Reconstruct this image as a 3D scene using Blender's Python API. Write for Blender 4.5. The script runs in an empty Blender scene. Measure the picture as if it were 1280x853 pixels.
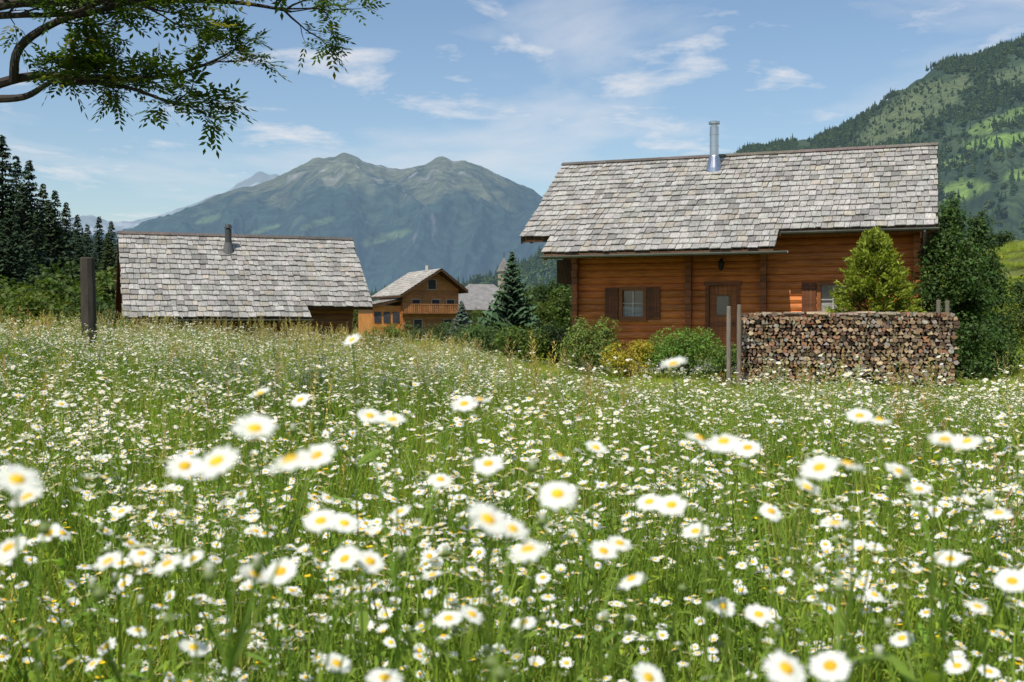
import bpy, math, random
import numpy as np
from mathutils import Vector, Matrix
random.seed(7); np.random.seed(7)
R=random.random
def U(a,b): return a+(b-a)*R()
F=1363.0; HZ=400.0; CH=1.5
def W(px,py,D): return ((px-640)/F*D, D, CH+(HZ-py)/F*D)
def S(a,b,x):
    t=np.clip((x-a)/(b-a),0,1); return t*t*(3-2*t)
scene=bpy.context.scene
# ---------------------------------------------------------------- noise
def _h(i,j,s):
    n=(i*374761393+j*668265263+s*1442695041)&0xffffffff
    n=((n^(n>>13))*1274126177)&0xffffffff
    return ((n^(n>>16))&0xffff)/65535.0
def vn(x,y,s=0):
    x=np.asarray(x,float);y=np.asarray(y,float)
    i=np.floor(x).astype(np.int64);j=np.floor(y).astype(np.int64)
    fx=x-i;fy=y-j;fx=fx*fx*(3-2*fx);fy=fy*fy*(3-2*fy)
    return (_h(i,j,s)*(1-fx)+_h(i+1,j,s)*fx)*(1-fy)+(_h(i,j+1,s)*(1-fx)+_h(i+1,j+1,s)*fx)*fy
def fbm(x,y,o=5,s=0):
    r=0;a=.5
    for k in range(o):
        r=r+a*vn(x,y,s+k);x=x*2.03+1.7;y=y*2.03+3.1;a*=.5
    return r
def ridged(x,y,o=5,s=0):
    r=0;a=.5
    for k in range(o):
        r=r+a*(1-abs(2*vn(x,y,s+k)-1));x=x*2.07+1.7;y=y*2.07+3.1;a*=.5
    return r
def gh(x,y):
    x=np.asarray(x,float);y=np.asarray(y,float)
    z=.3*(1-S(2,20,y))
    fade=np.where(x>0,1-.8*S(20,25,y),1-S(25,31,y))
    z=z-.05*np.clip(x,-8,8)*S(4,12,y)*fade
    z=z-.8*S(27,32,y)*(1-S(-9,-3,x))*(1-S(60,90,y))
    z=z+6.5*S(13,34,x)*S(22,62,y)*(1-S(150,300,y))
    z=z+(fbm(x*.4,y*.4,3,5)-.45)*.12
    return z
# ---------------------------------------------------------------- materials
def newmat(name):
    m=bpy.data.materials.new(name);m.use_nodes=True
    nt=m.node_tree
    for n in list(nt.nodes): nt.nodes.remove(n)
    out=nt.nodes.new('ShaderNodeOutputMaterial')
    return m,nt,out
def N(nt,t,**k):
    n=nt.nodes.new(t)
    for a,b in k.items(): setattr(n,a,b)
    return n
def colmix(nt,a,b,fac,mode='MULTIPLY'):
    m=N(nt,'ShaderNodeMix',data_type='RGBA',blend_type=mode)
    for sock,v in ((m.inputs[0],fac),(m.inputs[6],a),(m.inputs[7],b)):
        if isinstance(v,bpy.types.NodeSocket): nt.links.new(v,sock)
        elif isinstance(v,(int,float)): sock.default_value=v
        else: sock.default_value=(*v,1) if len(v)==3 else v
    return m.outputs[2]
def noise(nt,scale,detail=4,vec=None,stretch=None,coord='Object'):
    tc=N(nt,'ShaderNodeTexCoord');n=N(nt,'ShaderNodeTexNoise')
    n.inputs['Scale'].default_value=scale;n.inputs['Detail'].default_value=detail
    src=tc.outputs[coord]
    if stretch:
        mp=N(nt,'ShaderNodeMapping');mp.inputs['Scale'].default_value=stretch
        nt.links.new(src,mp.inputs[0]);src=mp.outputs[0]
    nt.links.new(src,n.inputs['Vector']);return n.outputs['Fac']
def ramp(nt,fac,stops):
    r=N(nt,'ShaderNodeValToRGB');e=r.color_ramp.elements
    while len(e)<len(stops): e.new(.5)
    for k,(p,c) in enumerate(stops):
        e[k].position=p;e[k].color=(*c,1) if not isinstance(c,(int,float)) else (c,c,c,1)
    nt.links.new(fac,r.inputs[0]);return r.outputs[0]
def leafmat(name,tr=.35,rough=.55,tint=(1,1,1),rnd=.35,warm=(1.25,1.0,.6)):
    m,nt,out=newmat(name)
    at=N(nt,'ShaderNodeAttribute',attribute_name='Col')
    oi=N(nt,'ShaderNodeObjectInfo')
    v=ramp(nt,oi.outputs['Random'],[(0,(1-rnd,1-rnd,1-rnd)),(.5,(1,1,1)),(1,tuple(w*(1+rnd*.4) for w in warm))])
    c=colmix(nt,at.outputs['Color'],v,1.0)
    c=colmix(nt,c,tint,1.0)
    p=N(nt,'ShaderNodeBsdfPrincipled');p.inputs['Roughness'].default_value=rough
    p.inputs['Specular IOR Level'].default_value=.25
    nt.links.new(c,p.inputs['Base Color'])
    t=N(nt,'ShaderNodeBsdfTranslucent')
    c2=colmix(nt,c,(1.3,1.35,.6),1.0);nt.links.new(c2,t.inputs[0])
    mx=N(nt,'ShaderNodeMixShader');mx.inputs[0].default_value=tr
    nt.links.new(p.outputs[0],mx.inputs[1]);nt.links.new(t.outputs[0],mx.inputs[2])
    nt.links.new(mx.outputs[0],out.inputs[0]);return m
def surf(name,rough=.75,scale=8,stretch=None,lo=.6,hi=1.15,base=None,bump=.3,spec=.2,metal=0,bdist=.01):
    m,nt,out=newmat(name)
    p=N(nt,'ShaderNodeBsdfPrincipled');p.inputs['Roughness'].default_value=rough
    p.inputs['Specular IOR Level'].default_value=spec;p.inputs['Metallic'].default_value=metal
    if base is None:
        c=N(nt,'ShaderNodeAttribute',attribute_name='Col').outputs['Color']
    else: c=base
    f=noise(nt,scale,6,stretch=stretch)
    c=colmix(nt,c,ramp(nt,f,[(.3,lo),(.7,hi)]),1.0)
    f2=noise(nt,scale*.12,3);c=colmix(nt,c,ramp(nt,f2,[(.3,.78),(.7,1.12)]),1.0)
    nt.links.new(c,p.inputs['Base Color'])
    if bump:
        b=N(nt,'ShaderNodeBump');b.inputs['Strength'].default_value=bump;b.inputs['Distance'].default_value=bdist
        nt.links.new(f,b.inputs['Height']);nt.links.new(b.outputs[0],p.inputs['Normal'])
    nt.links.new(p.outputs[0],out.inputs[0]);return m
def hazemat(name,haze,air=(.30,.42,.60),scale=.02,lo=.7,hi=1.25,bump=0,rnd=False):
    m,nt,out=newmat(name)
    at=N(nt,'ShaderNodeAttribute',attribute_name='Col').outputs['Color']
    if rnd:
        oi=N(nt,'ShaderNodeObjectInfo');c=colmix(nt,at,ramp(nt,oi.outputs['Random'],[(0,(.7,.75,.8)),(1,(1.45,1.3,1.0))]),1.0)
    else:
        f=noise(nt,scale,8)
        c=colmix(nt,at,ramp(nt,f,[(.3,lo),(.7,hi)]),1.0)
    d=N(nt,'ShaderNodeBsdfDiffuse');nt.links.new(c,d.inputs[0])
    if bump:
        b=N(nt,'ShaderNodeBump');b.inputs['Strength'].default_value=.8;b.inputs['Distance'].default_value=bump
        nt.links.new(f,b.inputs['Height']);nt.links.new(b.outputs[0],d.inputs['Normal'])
    e=N(nt,'ShaderNodeEmission');e.inputs[0].default_value=(*air,1)  # airlight painted in: constant glow mixed over the diffuse as distance haze
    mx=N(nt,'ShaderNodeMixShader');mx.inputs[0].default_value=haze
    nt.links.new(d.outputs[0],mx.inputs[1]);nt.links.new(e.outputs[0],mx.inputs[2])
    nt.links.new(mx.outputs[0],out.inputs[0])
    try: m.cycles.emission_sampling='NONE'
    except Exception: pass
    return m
M_leaf=leafmat('leaf'); M_grass=leafmat('grass_blade',tr=.42,warm=(1.2,1.05,.75),rnd=.22)
M_needle=leafmat('needles',tr=.1,rough=.7,rnd=.25)
M_petal=leafmat('petal',tr=.3,rnd=.03,warm=(1,1,1)); M_yellow=leafmat('flower_disc',tr=.05,rnd=.1,warm=(1,1,1))
M_bark=surf('bark',scale=12,stretch=(1,1,.25),bump=.8,bdist=.03)
M_shake=surf('roof_shake',rough=.9,scale=14,stretch=(3,.5,.5),lo=.6,hi=1.15,bump=.6,spec=.08)
M_log=surf('log_wall',rough=.55,scale=9,stretch=(.25,1,3),lo=.6,hi=1.2,bump=.3,spec=.3)
M_wood=surf('weathered_wood',rough=.85,scale=12,stretch=(2,2,.3),bump=.5)
M_fire=surf('split_firewood',rough=.9,scale=22,lo=.55,hi=1.2,bump=.5)
M_steel=surf('stainless_steel',rough=.28,base=(.62,.62,.62),metal=1,bump=.03,lo=.9,hi=1)
M_zinc=surf('zinc',rough=.5,base=(.32,.32,.32),metal=.7,bump=0,lo=.85,hi=1.05)
M_plain=surf('painted',rough=.6,bump=.05,lo=.9,hi=1.05)
def glassmat():
    m,nt,out=newmat('window_glass');p=N(nt,'ShaderNodeBsdfPrincipled')
    p.inputs['Base Color'].default_value=(.05,.06,.07,1);p.inputs['Roughness'].default_value=.06
    p.inputs['Specular IOR Level'].default_value=.8
    nt.links.new(p.outputs[0],out.inputs[0]);return m
M_glass=glassmat()
# ---------------------------------------------------------------- mesh builder
class B:
    def __init__(s): s.v=[];s.f=[];s.c=[];s.m=[]
    def add(s,vs,fs,col,mi=0):
        o=len(s.v);s.v.extend(vs)
        for f in fs: s.f.append([o+i for i in f]);s.c.append(col);s.m.append(mi)
    def box(s,x0,x1,y0,y1,z0,z1,col,mi=0,M=None):
        vs=[(x,y,z) for z in(z0,z1) for y in(y0,y1) for x in(x0,x1)]
        if M is not None: vs=[tuple(M@Vector(v)) for v in vs]
        s.add(vs,[(0,2,3,1),(4,5,7,6),(0,1,5,4),(2,6,7,3),(0,4,6,2),(1,3,7,5)],col,mi)
    def prism(s,poly,y0,y1,col,mi=0):
        n=len(poly);vs=[(x,y0,z) for x,z in poly]+[(x,y1,z) for x,z in poly]
        s.add(vs,[tuple(range(n)),tuple(range(2*n-1,n-1,-1))]+[(i,i+n,(i+1)%n+n,(i+1)%n) for i in range(n)],col,mi)
    def prismx(s,poly,x0,x1,col,mi=0):
        n=len(poly);vs=[(x0,y,z) for y,z in poly]+[(x1,y,z) for y,z in poly]
        s.add(vs,[tuple(range(n-1,-1,-1)),tuple(range(n,2*n))]+[(i,(i+1)%n,(i+1)%n+n,i+n) for i in range(n)],col,mi)
    def tube(s,pts,rad,n,col,mi=0,cap=True):
        pts=[Vector(p) for p in pts];vs=[]
        for i,p in enumerate(pts):
            d=(pts[min(i+1,len(pts)-1)]-pts[max(i-1,0)]).normalized()
            a=d.orthogonal().normalized() if abs(d.z)<.9 else Vector((1,0,0))
            a=(a-d*a.dot(d)).normalized();b=d.cross(a)
            for k in range(n):
                t=2*math.pi*k/n;vs.append(tuple(p+(a*math.cos(t)+b*math.sin(t))*rad[i]))
        fs=[(i*n+k,i*n+(k+1)%n,(i+1)*n+(k+1)%n,(i+1)*n+k) for i in range(len(pts)-1) for k in range(n)]
        if cap: fs+= [tuple(range(n-1,-1,-1)),tuple(range((len(pts)-1)*n,len(pts)*n))]
        s.add(vs,fs,col,mi)
    def quads(s,V,C,mi=0):
        o=len(s.v);n=len(V);s.v.extend(map(tuple,V.reshape(-1,3).tolist()))
        s.f.extend([[o+4*i,o+4*i+1,o+4*i+2,o+4*i+3] for i in range(n)])
        s.c.extend(map(tuple,C.tolist()));s.m.extend([mi]*n)
    def obj(s,name,mats,parent=None,smooth=False,coll=None):
        me=bpy.data.meshes.new(name);me.from_pydata(s.v,[],s.f)
        for m in mats: me.materials.append(m)
        me.polygons.foreach_set('material_index',s.m)
        a=me.attributes.new('Col','FLOAT_COLOR','FACE')
        c=np.ones((len(s.f),4),np.float32);c[:,:3]=np.array(s.c)
        a.data.foreach_set('color',c.ravel())
        if smooth: me.polygons.foreach_set('use_smooth',[True]*len(s.f))
        me.update();o=bpy.data.objects.new(name,me)
        (coll or scene.collection).objects.link(o)
        if parent: o.parent=parent
        return o
def empty(name,loc,rz=0):
    e=bpy.data.objects.new(name,None);scene.collection.objects.link(e)
    e.location=loc;e.rotation_euler=(0,0,rz);e.empty_display_size=.5;return e
def vary(c,a=.2,h=.06):
    k=1+U(-a,a);return tuple(max(0,x*k*(1+U(-h,h))) for x in c)
# ---------------------------------------------------------------- foliage helpers
def leafquads(P,L,Wd,up=.3,Nrm=None):
    n=len(P);d=np.random.normal(size=(n,3))
    if Nrm is not None: d=d*.6+Nrm
    d[:,2]+=up;d/=np.linalg.norm(d,axis=1)[:,None]
    e=np.random.normal(size=(n,3));e-=d*(e*d).sum(1)[:,None];e/=np.linalg.norm(e,axis=1)[:,None]
    f=np.cross(d,e);L=(L*(.6+.8*np.random.rand(n)))[:,None];w=L*Wd
    return np.stack([P-e*L*.5,P+f*w*.5+e*L*.05+d*L*.06,P+e*L*.5,P-f*w*.5+e*L*.05+d*L*.06],1)
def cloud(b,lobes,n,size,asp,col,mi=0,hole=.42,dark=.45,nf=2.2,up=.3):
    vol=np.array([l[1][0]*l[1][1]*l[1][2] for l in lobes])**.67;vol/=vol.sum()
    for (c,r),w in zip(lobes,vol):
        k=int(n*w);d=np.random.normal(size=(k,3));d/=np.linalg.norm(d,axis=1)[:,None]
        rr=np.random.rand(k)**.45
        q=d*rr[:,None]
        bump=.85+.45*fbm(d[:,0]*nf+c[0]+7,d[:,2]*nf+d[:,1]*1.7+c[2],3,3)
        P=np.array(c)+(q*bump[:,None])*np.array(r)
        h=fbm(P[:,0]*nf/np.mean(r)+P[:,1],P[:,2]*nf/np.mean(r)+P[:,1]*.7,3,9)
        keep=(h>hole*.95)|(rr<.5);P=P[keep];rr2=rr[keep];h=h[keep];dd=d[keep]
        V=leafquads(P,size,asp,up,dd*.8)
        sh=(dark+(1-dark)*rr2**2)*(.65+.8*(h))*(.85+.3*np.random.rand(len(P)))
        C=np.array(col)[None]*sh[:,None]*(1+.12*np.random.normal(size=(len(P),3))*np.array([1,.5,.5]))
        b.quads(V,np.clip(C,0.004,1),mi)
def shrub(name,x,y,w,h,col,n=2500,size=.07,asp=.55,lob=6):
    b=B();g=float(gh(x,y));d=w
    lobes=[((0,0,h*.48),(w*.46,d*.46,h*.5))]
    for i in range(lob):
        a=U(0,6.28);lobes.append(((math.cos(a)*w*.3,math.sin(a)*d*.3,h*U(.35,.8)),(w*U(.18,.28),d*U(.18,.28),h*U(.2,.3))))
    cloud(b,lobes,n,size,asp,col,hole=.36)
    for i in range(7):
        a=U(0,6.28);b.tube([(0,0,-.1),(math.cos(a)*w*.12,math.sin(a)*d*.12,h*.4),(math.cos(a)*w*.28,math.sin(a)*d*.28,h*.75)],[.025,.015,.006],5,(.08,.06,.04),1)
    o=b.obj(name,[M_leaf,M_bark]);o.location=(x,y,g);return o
def conifer_mesh(b,H,Rb,col,levels=34,per=9,z0=.06,droop=.35,seg=5,tip=(1.1,1.2,1)):
    b.tube([(0,0,-.3),(0,0,H*.5),(0,0,H*.98)],[H*.016,H*.009,.01],6,(.07,.05,.035),1)
    Vs=[];Cs=[];gap=H/levels
    for i in range(levels):
        t=i/(levels-1);z=H*(z0+(1-z0)*t**.93)
        Rr=Rb*((1-t)**.85)*U(.8,1.1)+.03*H/10
        k=max(5,int(per*(1-.35*t)))
        for j in range(k):
            a=6.283*(j+R())/k;L=Rr*U(.65,1.15);ca,sa=math.cos(a),math.sin(a)
            dr=droop*U(.6,1.3)*(1-t*.9);zj=z+U(-.5,.5)*gap
            for q in range(seg):
                f=(q+U(.2,.9))/seg;r=L*f
                zz=zj-dr*r+(.18*L*f*f)
                for side in(-1,1):
                    wl=max(L*(.42-.2*f)*U(.7,1.2),gap*.8)
                    p0=np.array((ca*r,sa*r,zz));p1=p0+np.array((ca,sa,0))*max(L*.26,gap*.5)-np.array((0,0,.3*gap))
                    o=np.array((-sa*side,ca*side,-U(.55,1.3)))*wl*.85+np.array((ca,sa,0))*wl*.5
                    Vs.append((p0,p0+o*.6+np.array((0,0,.02)),p0+o,p1))
                    s=(.4+.75*f)*U(.65,1.3)
                    Cs.append([c*s*(1+(tp-1)*f) for c,tp in zip(col,tip)])
    b.quads(np.array(Vs),np.array(Cs),0)
# ---------------------------------------------------------------- scatter with geometry nodes
def scatter(name,coll,P,rot,scl,idx):
    me=bpy.data.meshes.new(name);n=len(P);me.vertices.add(n)
    me.vertices.foreach_set('co',np.asarray(P,np.float32).ravel())
    a=me.attributes.new('rot','FLOAT_VECTOR','POINT');a.data.foreach_set('vector',np.asarray(rot,np.float32).ravel())
    a=me.attributes.new('scl','FLOAT_VECTOR','POINT');a.data.foreach_set('vector',np.asarray(scl,np.float32).ravel())
    a=me.attributes.new('idx','INT','POINT');a.data.foreach_set('value',np.asarray(idx,np.int32))
    o=bpy.data.objects.new(name,me);scene.collection.objects.link(o)
    g=bpy.data.node_groups.new(name+'_gn','GeometryNodeTree')
    g.interface.new_socket('Geometry',in_out='INPUT',socket_type='NodeSocketGeometry')
    g.interface.new_socket('Geometry',in_out='OUTPUT',socket_type='NodeSocketGeometry')
    gi=g.nodes.new('NodeGroupInput');go=g.nodes.new('NodeGroupOutput')
    ip=g.nodes.new('GeometryNodeInstanceOnPoints');ci=g.nodes.new('GeometryNodeCollectionInfo')
    ci.inputs['Collection'].default_value=coll
    ci.inputs['Separate Children'].default_value=True;ci.inputs['Reset Children'].default_value=True
    ip.inputs['Pick Instance'].default_value=True
    def na(nm,t):
        x=g.nodes.new('GeometryNodeInputNamedAttribute');x.data_type=t;x.inputs['Name'].default_value=nm
        return [s for s in x.outputs if s.enabled and s.name=='Attribute'][0]
    L=g.links.new
    L(gi.outputs[0],ip.inputs['Points']);L(ci.outputs[0],ip.inputs['Instance'])
    L(na('idx','INT'),ip.inputs['Instance Index']);L(na('rot','FLOAT_VECTOR'),ip.inputs['Rotation'])
    L(na('scl','FLOAT_VECTOR'),ip.inputs['Scale']);L(ip.outputs[0],go.inputs[0])
    md=o.modifiers.new('scatter','NODES');md.node_group=g
    return o
def newcoll(n): return bpy.data.collections.new(n)
# ================================================================ GROUND
def axis(lo,hi,fine_lo,fine_hi,step,gr=1.18):
    a=list(np.arange(fine_lo,fine_hi+.01,step));s=step;x=a[-1]
    while x<hi: s*=gr;x+=s;a.append(x)
    s=step;x=a[0];pre=[]
    while x>lo: s*=gr;x-=s;pre.append(x)
    return np.array(pre[::-1]+a)
def gridmesh(name,X,Y,Z,col,mat,smooth=True):
    h,w=X.shape;me=bpy.data.meshes.new(name)
    V=np.stack([X,Y,Z],-1).reshape(-1,3)
    i=np.arange(h*w).reshape(h,w)
    Fq=np.stack([i[:-1,:-1],i[:-1,1:],i[1:,1:],i[1:,:-1]],-1).reshape(-1,4)
    me.from_pydata(V.tolist(),[],Fq.tolist());me.materials.append(mat)
    if col is not None:
        a=me.attributes.new('Col','FLOAT_COLOR','POINT');c=np.ones((h*w,4),np.float32);c[:,:3]=col.reshape(-1,3)
        a.data.foreach_set('color',c.ravel())
    me.polygons.foreach_set('use_smooth',[smooth]*len(me.polygons));me.update()
    o=bpy.data.objects.new(name,me);scene.collection.objects.link(o);return o
ax=axis(-7000,7000,-16,40,.5);ay=axis(-600,9000,-2,70,.5)
GX,GY=np.meshgrid(ax,ay);GZ=gh(GX,GY)-3*S(300,3000,np.hypot(GX,GY))
m,nt,out=newmat('meadow_ground')
p=N(nt,'ShaderNodeBsdfPrincipled');p.inputs['Roughness'].default_value=.95;p.inputs['Specular IOR Level'].default_value=.1
f=noise(nt,.35,8);f2=noise(nt,9,6)
c=ramp(nt,f,[(.3,(.065,.095,.020)),(.5,(.11,.14,.034)),(.7,(.16,.165,.055))])
c=colmix(nt,c,ramp(nt,f2,[(.3,.5),(.7,1.3)]),1.0);nt.links.new(c,p.inputs['Base Color'])
bb=N(nt,'ShaderNodeBump');bb.inputs['Distance'].default_value=.1;nt.links.new(f2,bb.inputs['Height']);nt.links.new(bb.outputs[0],p.inputs['Normal'])
nt.links.new(p.outputs[0],out.inputs[0])
gridmesh('ground',GX,GY,GZ,None,m)
pth=[(-3,43,2.0),(0,41,2.2),(2.2,38,2.2),(3.6,34,1.8)]
b=B();vs=[];K=24
for i in range(K):
    t=i/(K-1)*3;k=min(int(t),2);f=t-k
    x,y,w=[pth[k][q]*(1-f)+pth[k+1][q]*f for q in range(3)]
    for sd in(-1,1):
        xx=x+sd*w*.5*U(.9,1.1);vs.append((xx,y,float(gh(xx,y))+.03))
b.add(vs,[(2*i,2*i+1,2*i+3,2*i+2) for i in range(K-1)],(.38,.36,.32));b.obj('gravel_path',[surf('gravel',scale=30,bump=.6)])
# ================================================================ MOUNTAINS
def mountain(name,sil,Dn,Dc,colf,mat,na=420,nt_=110,amp=.1,fr=9,seed=0,power=.9,zbase=-5,crn=.004,diag=0.,oc=6):
    px=np.array([s[0] for s in sil],float);py=np.array([s[1] for s in sil],float)
    a=np.linspace(px[0],px[-1],na);Sx=(HZ-np.interp(a,px,py))/F
    k=np.array([1,2,1.]);k/=k.sum();Sx=np.convolve(np.pad(Sx,1,'edge'),k,'valid')
    Sx=Sx+(fbm(a*.06,a*0+seed,5,seed)-.48)*crn*2
    aa=(a-640)/F;t=np.concatenate([np.linspace(0,1,nt_),[1.06,1.2,1.4]])
    A,T=np.meshgrid(aa,t);SS=np.meshgrid(Sx,t)[0];PX=np.meshgrid(a,t)[0]
    D=Dn+(Dc-Dn)*T;prof=np.where(T<=1,np.clip(T,0,1)**power,1-(T-1)*1.6)
    warp=(fbm(A*fr*.7+5,T*2.5,4,seed+11)-.5)*1.1
    sp=ridged(A*fr+warp+diag*T,T*1.5+seed,oc,seed+3)-.62
    env=np.sin(np.pi*np.clip(T,0,1)**.8)**.7*(T<=1)
    Z=CH+SS*Dc*prof+sp*amp*Dc*env
    Z=np.where(T<=0,zbase,Z)
    EL=HZ-(Z-CH)/D*F
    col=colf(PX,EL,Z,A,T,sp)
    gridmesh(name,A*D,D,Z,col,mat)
    return A*D,D,Z,PX,EL,T
def lerp(a,b,t): return np.array(a)*(1-t[...,None])+np.array(b)*t[...,None]
def lerp2(c,b,t): return c*(1-t[...,None])+np.array(b)*t[...,None]
def ell(PX,EL,cx,cy,rx,ry,ang=0):
    dx=PX-cx;dy=EL-cy;c,s=math.cos(ang),math.sin(ang)
    q=((dx*c+dy*s)/rx)**2+((-dx*s+dy*c)/ry)**2
    return 1-S(.6,1.3,q+(fbm(PX*.08,EL*.08,4,77)-.5)*1.6)
def colc(PX,EL,Z,A,T,sp):
    n=fbm(A*60,T*12,5,2)
    alp=S(262,218,EL+(n-.5)*90+sp*80)
    c=lerp((.028,.050,.040),(.12,.13,.075),alp)
    rock=S(.52,.70,fbm(A*110,T*26,5,8))*S(245,212,EL);c=lerp2(c,(.24,.23,.21),rock*.7)
    cl=S(.62,.70,fbm(A*45+3,T*16,4,21))*S(220,260,EL)*.25;c=lerp2(c,(.09,.12,.06),cl)
    for e in((480,298,34,5,-.25),(395,280,24,4,-.3),(330,288,20,3,-.3),(262,275,18,4,-.3)): c=lerp2(c,(.12,.17,.07),ell(PX,EL,*e)*.6)
    r=ell(PX,EL,530,285,14,24);c=lerp2(c,(.24,.23,.23),r*S(.42,.55,n))
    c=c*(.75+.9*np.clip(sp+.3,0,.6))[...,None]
    return c
M1=hazemat('mountain_slopes_painted_haze',.46,(.215,.33,.48),scale=.03,lo=.5,hi=1.4,bump=18)  # this and the ranges below carry painted haze in their material
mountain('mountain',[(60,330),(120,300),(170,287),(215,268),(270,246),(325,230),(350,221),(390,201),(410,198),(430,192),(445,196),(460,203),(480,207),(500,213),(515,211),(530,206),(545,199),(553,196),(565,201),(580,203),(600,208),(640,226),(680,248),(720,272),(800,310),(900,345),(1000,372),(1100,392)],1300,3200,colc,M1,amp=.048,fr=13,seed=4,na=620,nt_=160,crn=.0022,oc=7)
def colf_(PX,EL,Z,A,T,sp):
    n=fbm(A*80,T*12,5,2);return lerp((.12,.15,.14),(.32,.33,.34),S(.45,.7,n))
M2=hazemat('far_range_slopes_painted_haze',.6,(.40,.53,.70),scale=.01)
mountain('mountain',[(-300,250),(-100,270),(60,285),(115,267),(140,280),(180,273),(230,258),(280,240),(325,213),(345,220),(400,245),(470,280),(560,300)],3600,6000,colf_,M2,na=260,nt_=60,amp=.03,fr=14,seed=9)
PAT=(((1135,145,72,24,-.6),(.10,.125,.05)),((1180,120,44,14,-.5),(.095,.12,.05)),((1245,155,50,9,-.35),(.13,.19,.05)),((1250,177,55,8,-.12),(.15,.24,.05)),((1200,238,34,12,-.2),(.14,.21,.05)),((1270,97,36,12,-.3),(.09,.12,.05)),((1055,152,40,7,-.4),(.07,.10,.045)),((1290,215,34,8,-.2),(.13,.20,.05)),((1190,205,16,7,-.2),(.14,.20,.06)),((1400,160,80,30,-.2),(.13,.20,.05)))
def colh(PX,EL,Z,A,T,sp):
    n=fbm(A*40,T*14,5,2)
    c=lerp((.028,.047,.022),(.05,.075,.032),S(.35,.65,n))
    for e,k in PAT: c=lerp2(c,k,ell(PX,EL,*e))
    return c
M3=hazemat('hill_slopes_painted_haze',.17,(.27,.39,.52),scale=.08,lo=.55,hi=1.35,bump=5)
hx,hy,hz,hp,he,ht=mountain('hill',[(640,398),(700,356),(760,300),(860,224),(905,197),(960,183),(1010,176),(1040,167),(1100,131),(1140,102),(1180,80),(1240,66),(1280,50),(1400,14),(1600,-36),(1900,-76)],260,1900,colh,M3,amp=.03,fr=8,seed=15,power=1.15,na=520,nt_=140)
def coll_(PX,EL,Z,A,T,sp):
    n=fbm(A*60,T*14,5,2);return lerp((.03,.055,.025),(.07,.11,.035),S(.4,.7,n))
M4=hazemat('valley_slopes_painted_haze',.24,(.26,.38,.50),scale=.05,bump=3)
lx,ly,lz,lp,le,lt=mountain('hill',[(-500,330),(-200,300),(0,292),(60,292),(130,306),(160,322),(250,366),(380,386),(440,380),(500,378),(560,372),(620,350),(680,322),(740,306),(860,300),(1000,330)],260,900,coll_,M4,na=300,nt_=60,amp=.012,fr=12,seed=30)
ctree=newcoll('distant_tree_kinds')
M_dt=hazemat('distant_foliage_painted_haze',.14,(.26,.39,.50),rnd=True)  # far trees glow slightly with haze put into the foliage material
for k in range(4):
    b=B();col=[(.026,.048,.022),(.033,.056,.024),(.05,.082,.028),(.065,.098,.033)][k]
    if k<2:
        for i in range(6):
            z=1.5+i*1.7;r=(2.3-.33*i)*U(.85,1.15);n=7;vs=[(0,0,z+3)]+[(math.cos(q*6.283/n+i)*r*U(.7,1.2),math.sin(q*6.283/n+i)*r*U(.7,1.2),z-U(0,.7)) for q in range(n)]
            b.add(vs,[(0,1+q,1+(q+1)%n) for q in range(n)],vary(col,.25))
    else:
        lob=[((0,0,4.5),(3,3,3.6)),((1.6,1,6),(2,2,2.2)),((-1.5,.6,3.6),(2.2,2,2.4))];cloud(b,lob,150,1.9,.8,col,hole=.3)
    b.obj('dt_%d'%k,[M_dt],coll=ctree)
def pick(x,y,z,n,cond):
    idx=np.where(cond.ravel())[0];w=(y.ravel()[idx])**1.3;w/=w.sum()
    s=np.random.choice(idx,n,p=w,replace=True);J=np.random.normal(size=(n,2))*4
    return np.stack([x.ravel()[s]+J[:,0],y.ravel()[s]+J[:,1],z.ravel()[s]-1.0],1)
gm=np.zeros_like(hp)
for e,k in PAT: gm=np.maximum(gm,ell(hp,he+3,*e))
gap=fbm(hp*.03,he*.06,4,91)
Ph=pick(hx,hy,hz,12500,(gm<.12)&(gap>.36)&(ht<=1.0)&(ht>.02)&(hp>850)&(hp<1500))
Ph2=pick(hx,hy,hz,700,(gm>.5)&(ht<=1.0)&(hp<1500))
Pl=pick(lx,ly,lz,3800,(lt<=1.0)&(lt>.02)&(lp>-200)&(lp<950))
P=np.concatenate([Ph,Ph2,Pl]);n=len(P);s=(.42+.45*np.random.rand(n))*(.8+.4*S(400,1500,P[:,1]));s[len(Ph):len(Ph)+700]*=.6
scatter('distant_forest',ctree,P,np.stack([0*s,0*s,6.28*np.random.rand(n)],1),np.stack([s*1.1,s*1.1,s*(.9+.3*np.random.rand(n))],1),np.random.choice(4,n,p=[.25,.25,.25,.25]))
# ================================================================ SPRUCE FOREST LEFT
cs=newcoll('spruce_kinds')
for k in range(3):
    b=B();conifer_mesh(b,14,2.7+.3*k,(.022,.040,.016),levels=44,per=10,droop=.5,seg=4);b.obj('sp_%d'%k,[M_needle,M_bark],coll=cs)
T=[]
for px,py,D in ((-60,150,66),(-25,190,60),(5,172,62),(-12,195,70),(22,198,70),(38,203,64),(30,235,58),(55,232,72),(62,252,64),(70,240,66),(84,255,74),(98,270,80),(-90,170,70),(-120,140,66),(-150,180,62),(-10,250,52),(12,255,54),(30,290,56),(45,265,60),(60,300,60),(85,310,66),(75,280,70),(110,282,90),(125,272,100),(140,278,105),(118,320,80),(12,300,52),(45,320,50),(-40,270,48),(-200,160,60),(-240,200,66),(150,300,110),(136,292,95),(100,300,70)):
    x,y,z=W(px,py,D);g=float(gh(x,y));s=(z-g)/14;T.append((x,y,g,s))
T=np.array(T);n=len(T)
scatter('spruce_forest',cs,T[:,:3],np.stack([np.zeros(n),np.zeros(n),6.28*np.random.rand(n)],1),np.stack([T[:,3]*1.1,T[:,3]*1.1,T[:,3]],1),np.random.randint(0,3,n))
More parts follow.
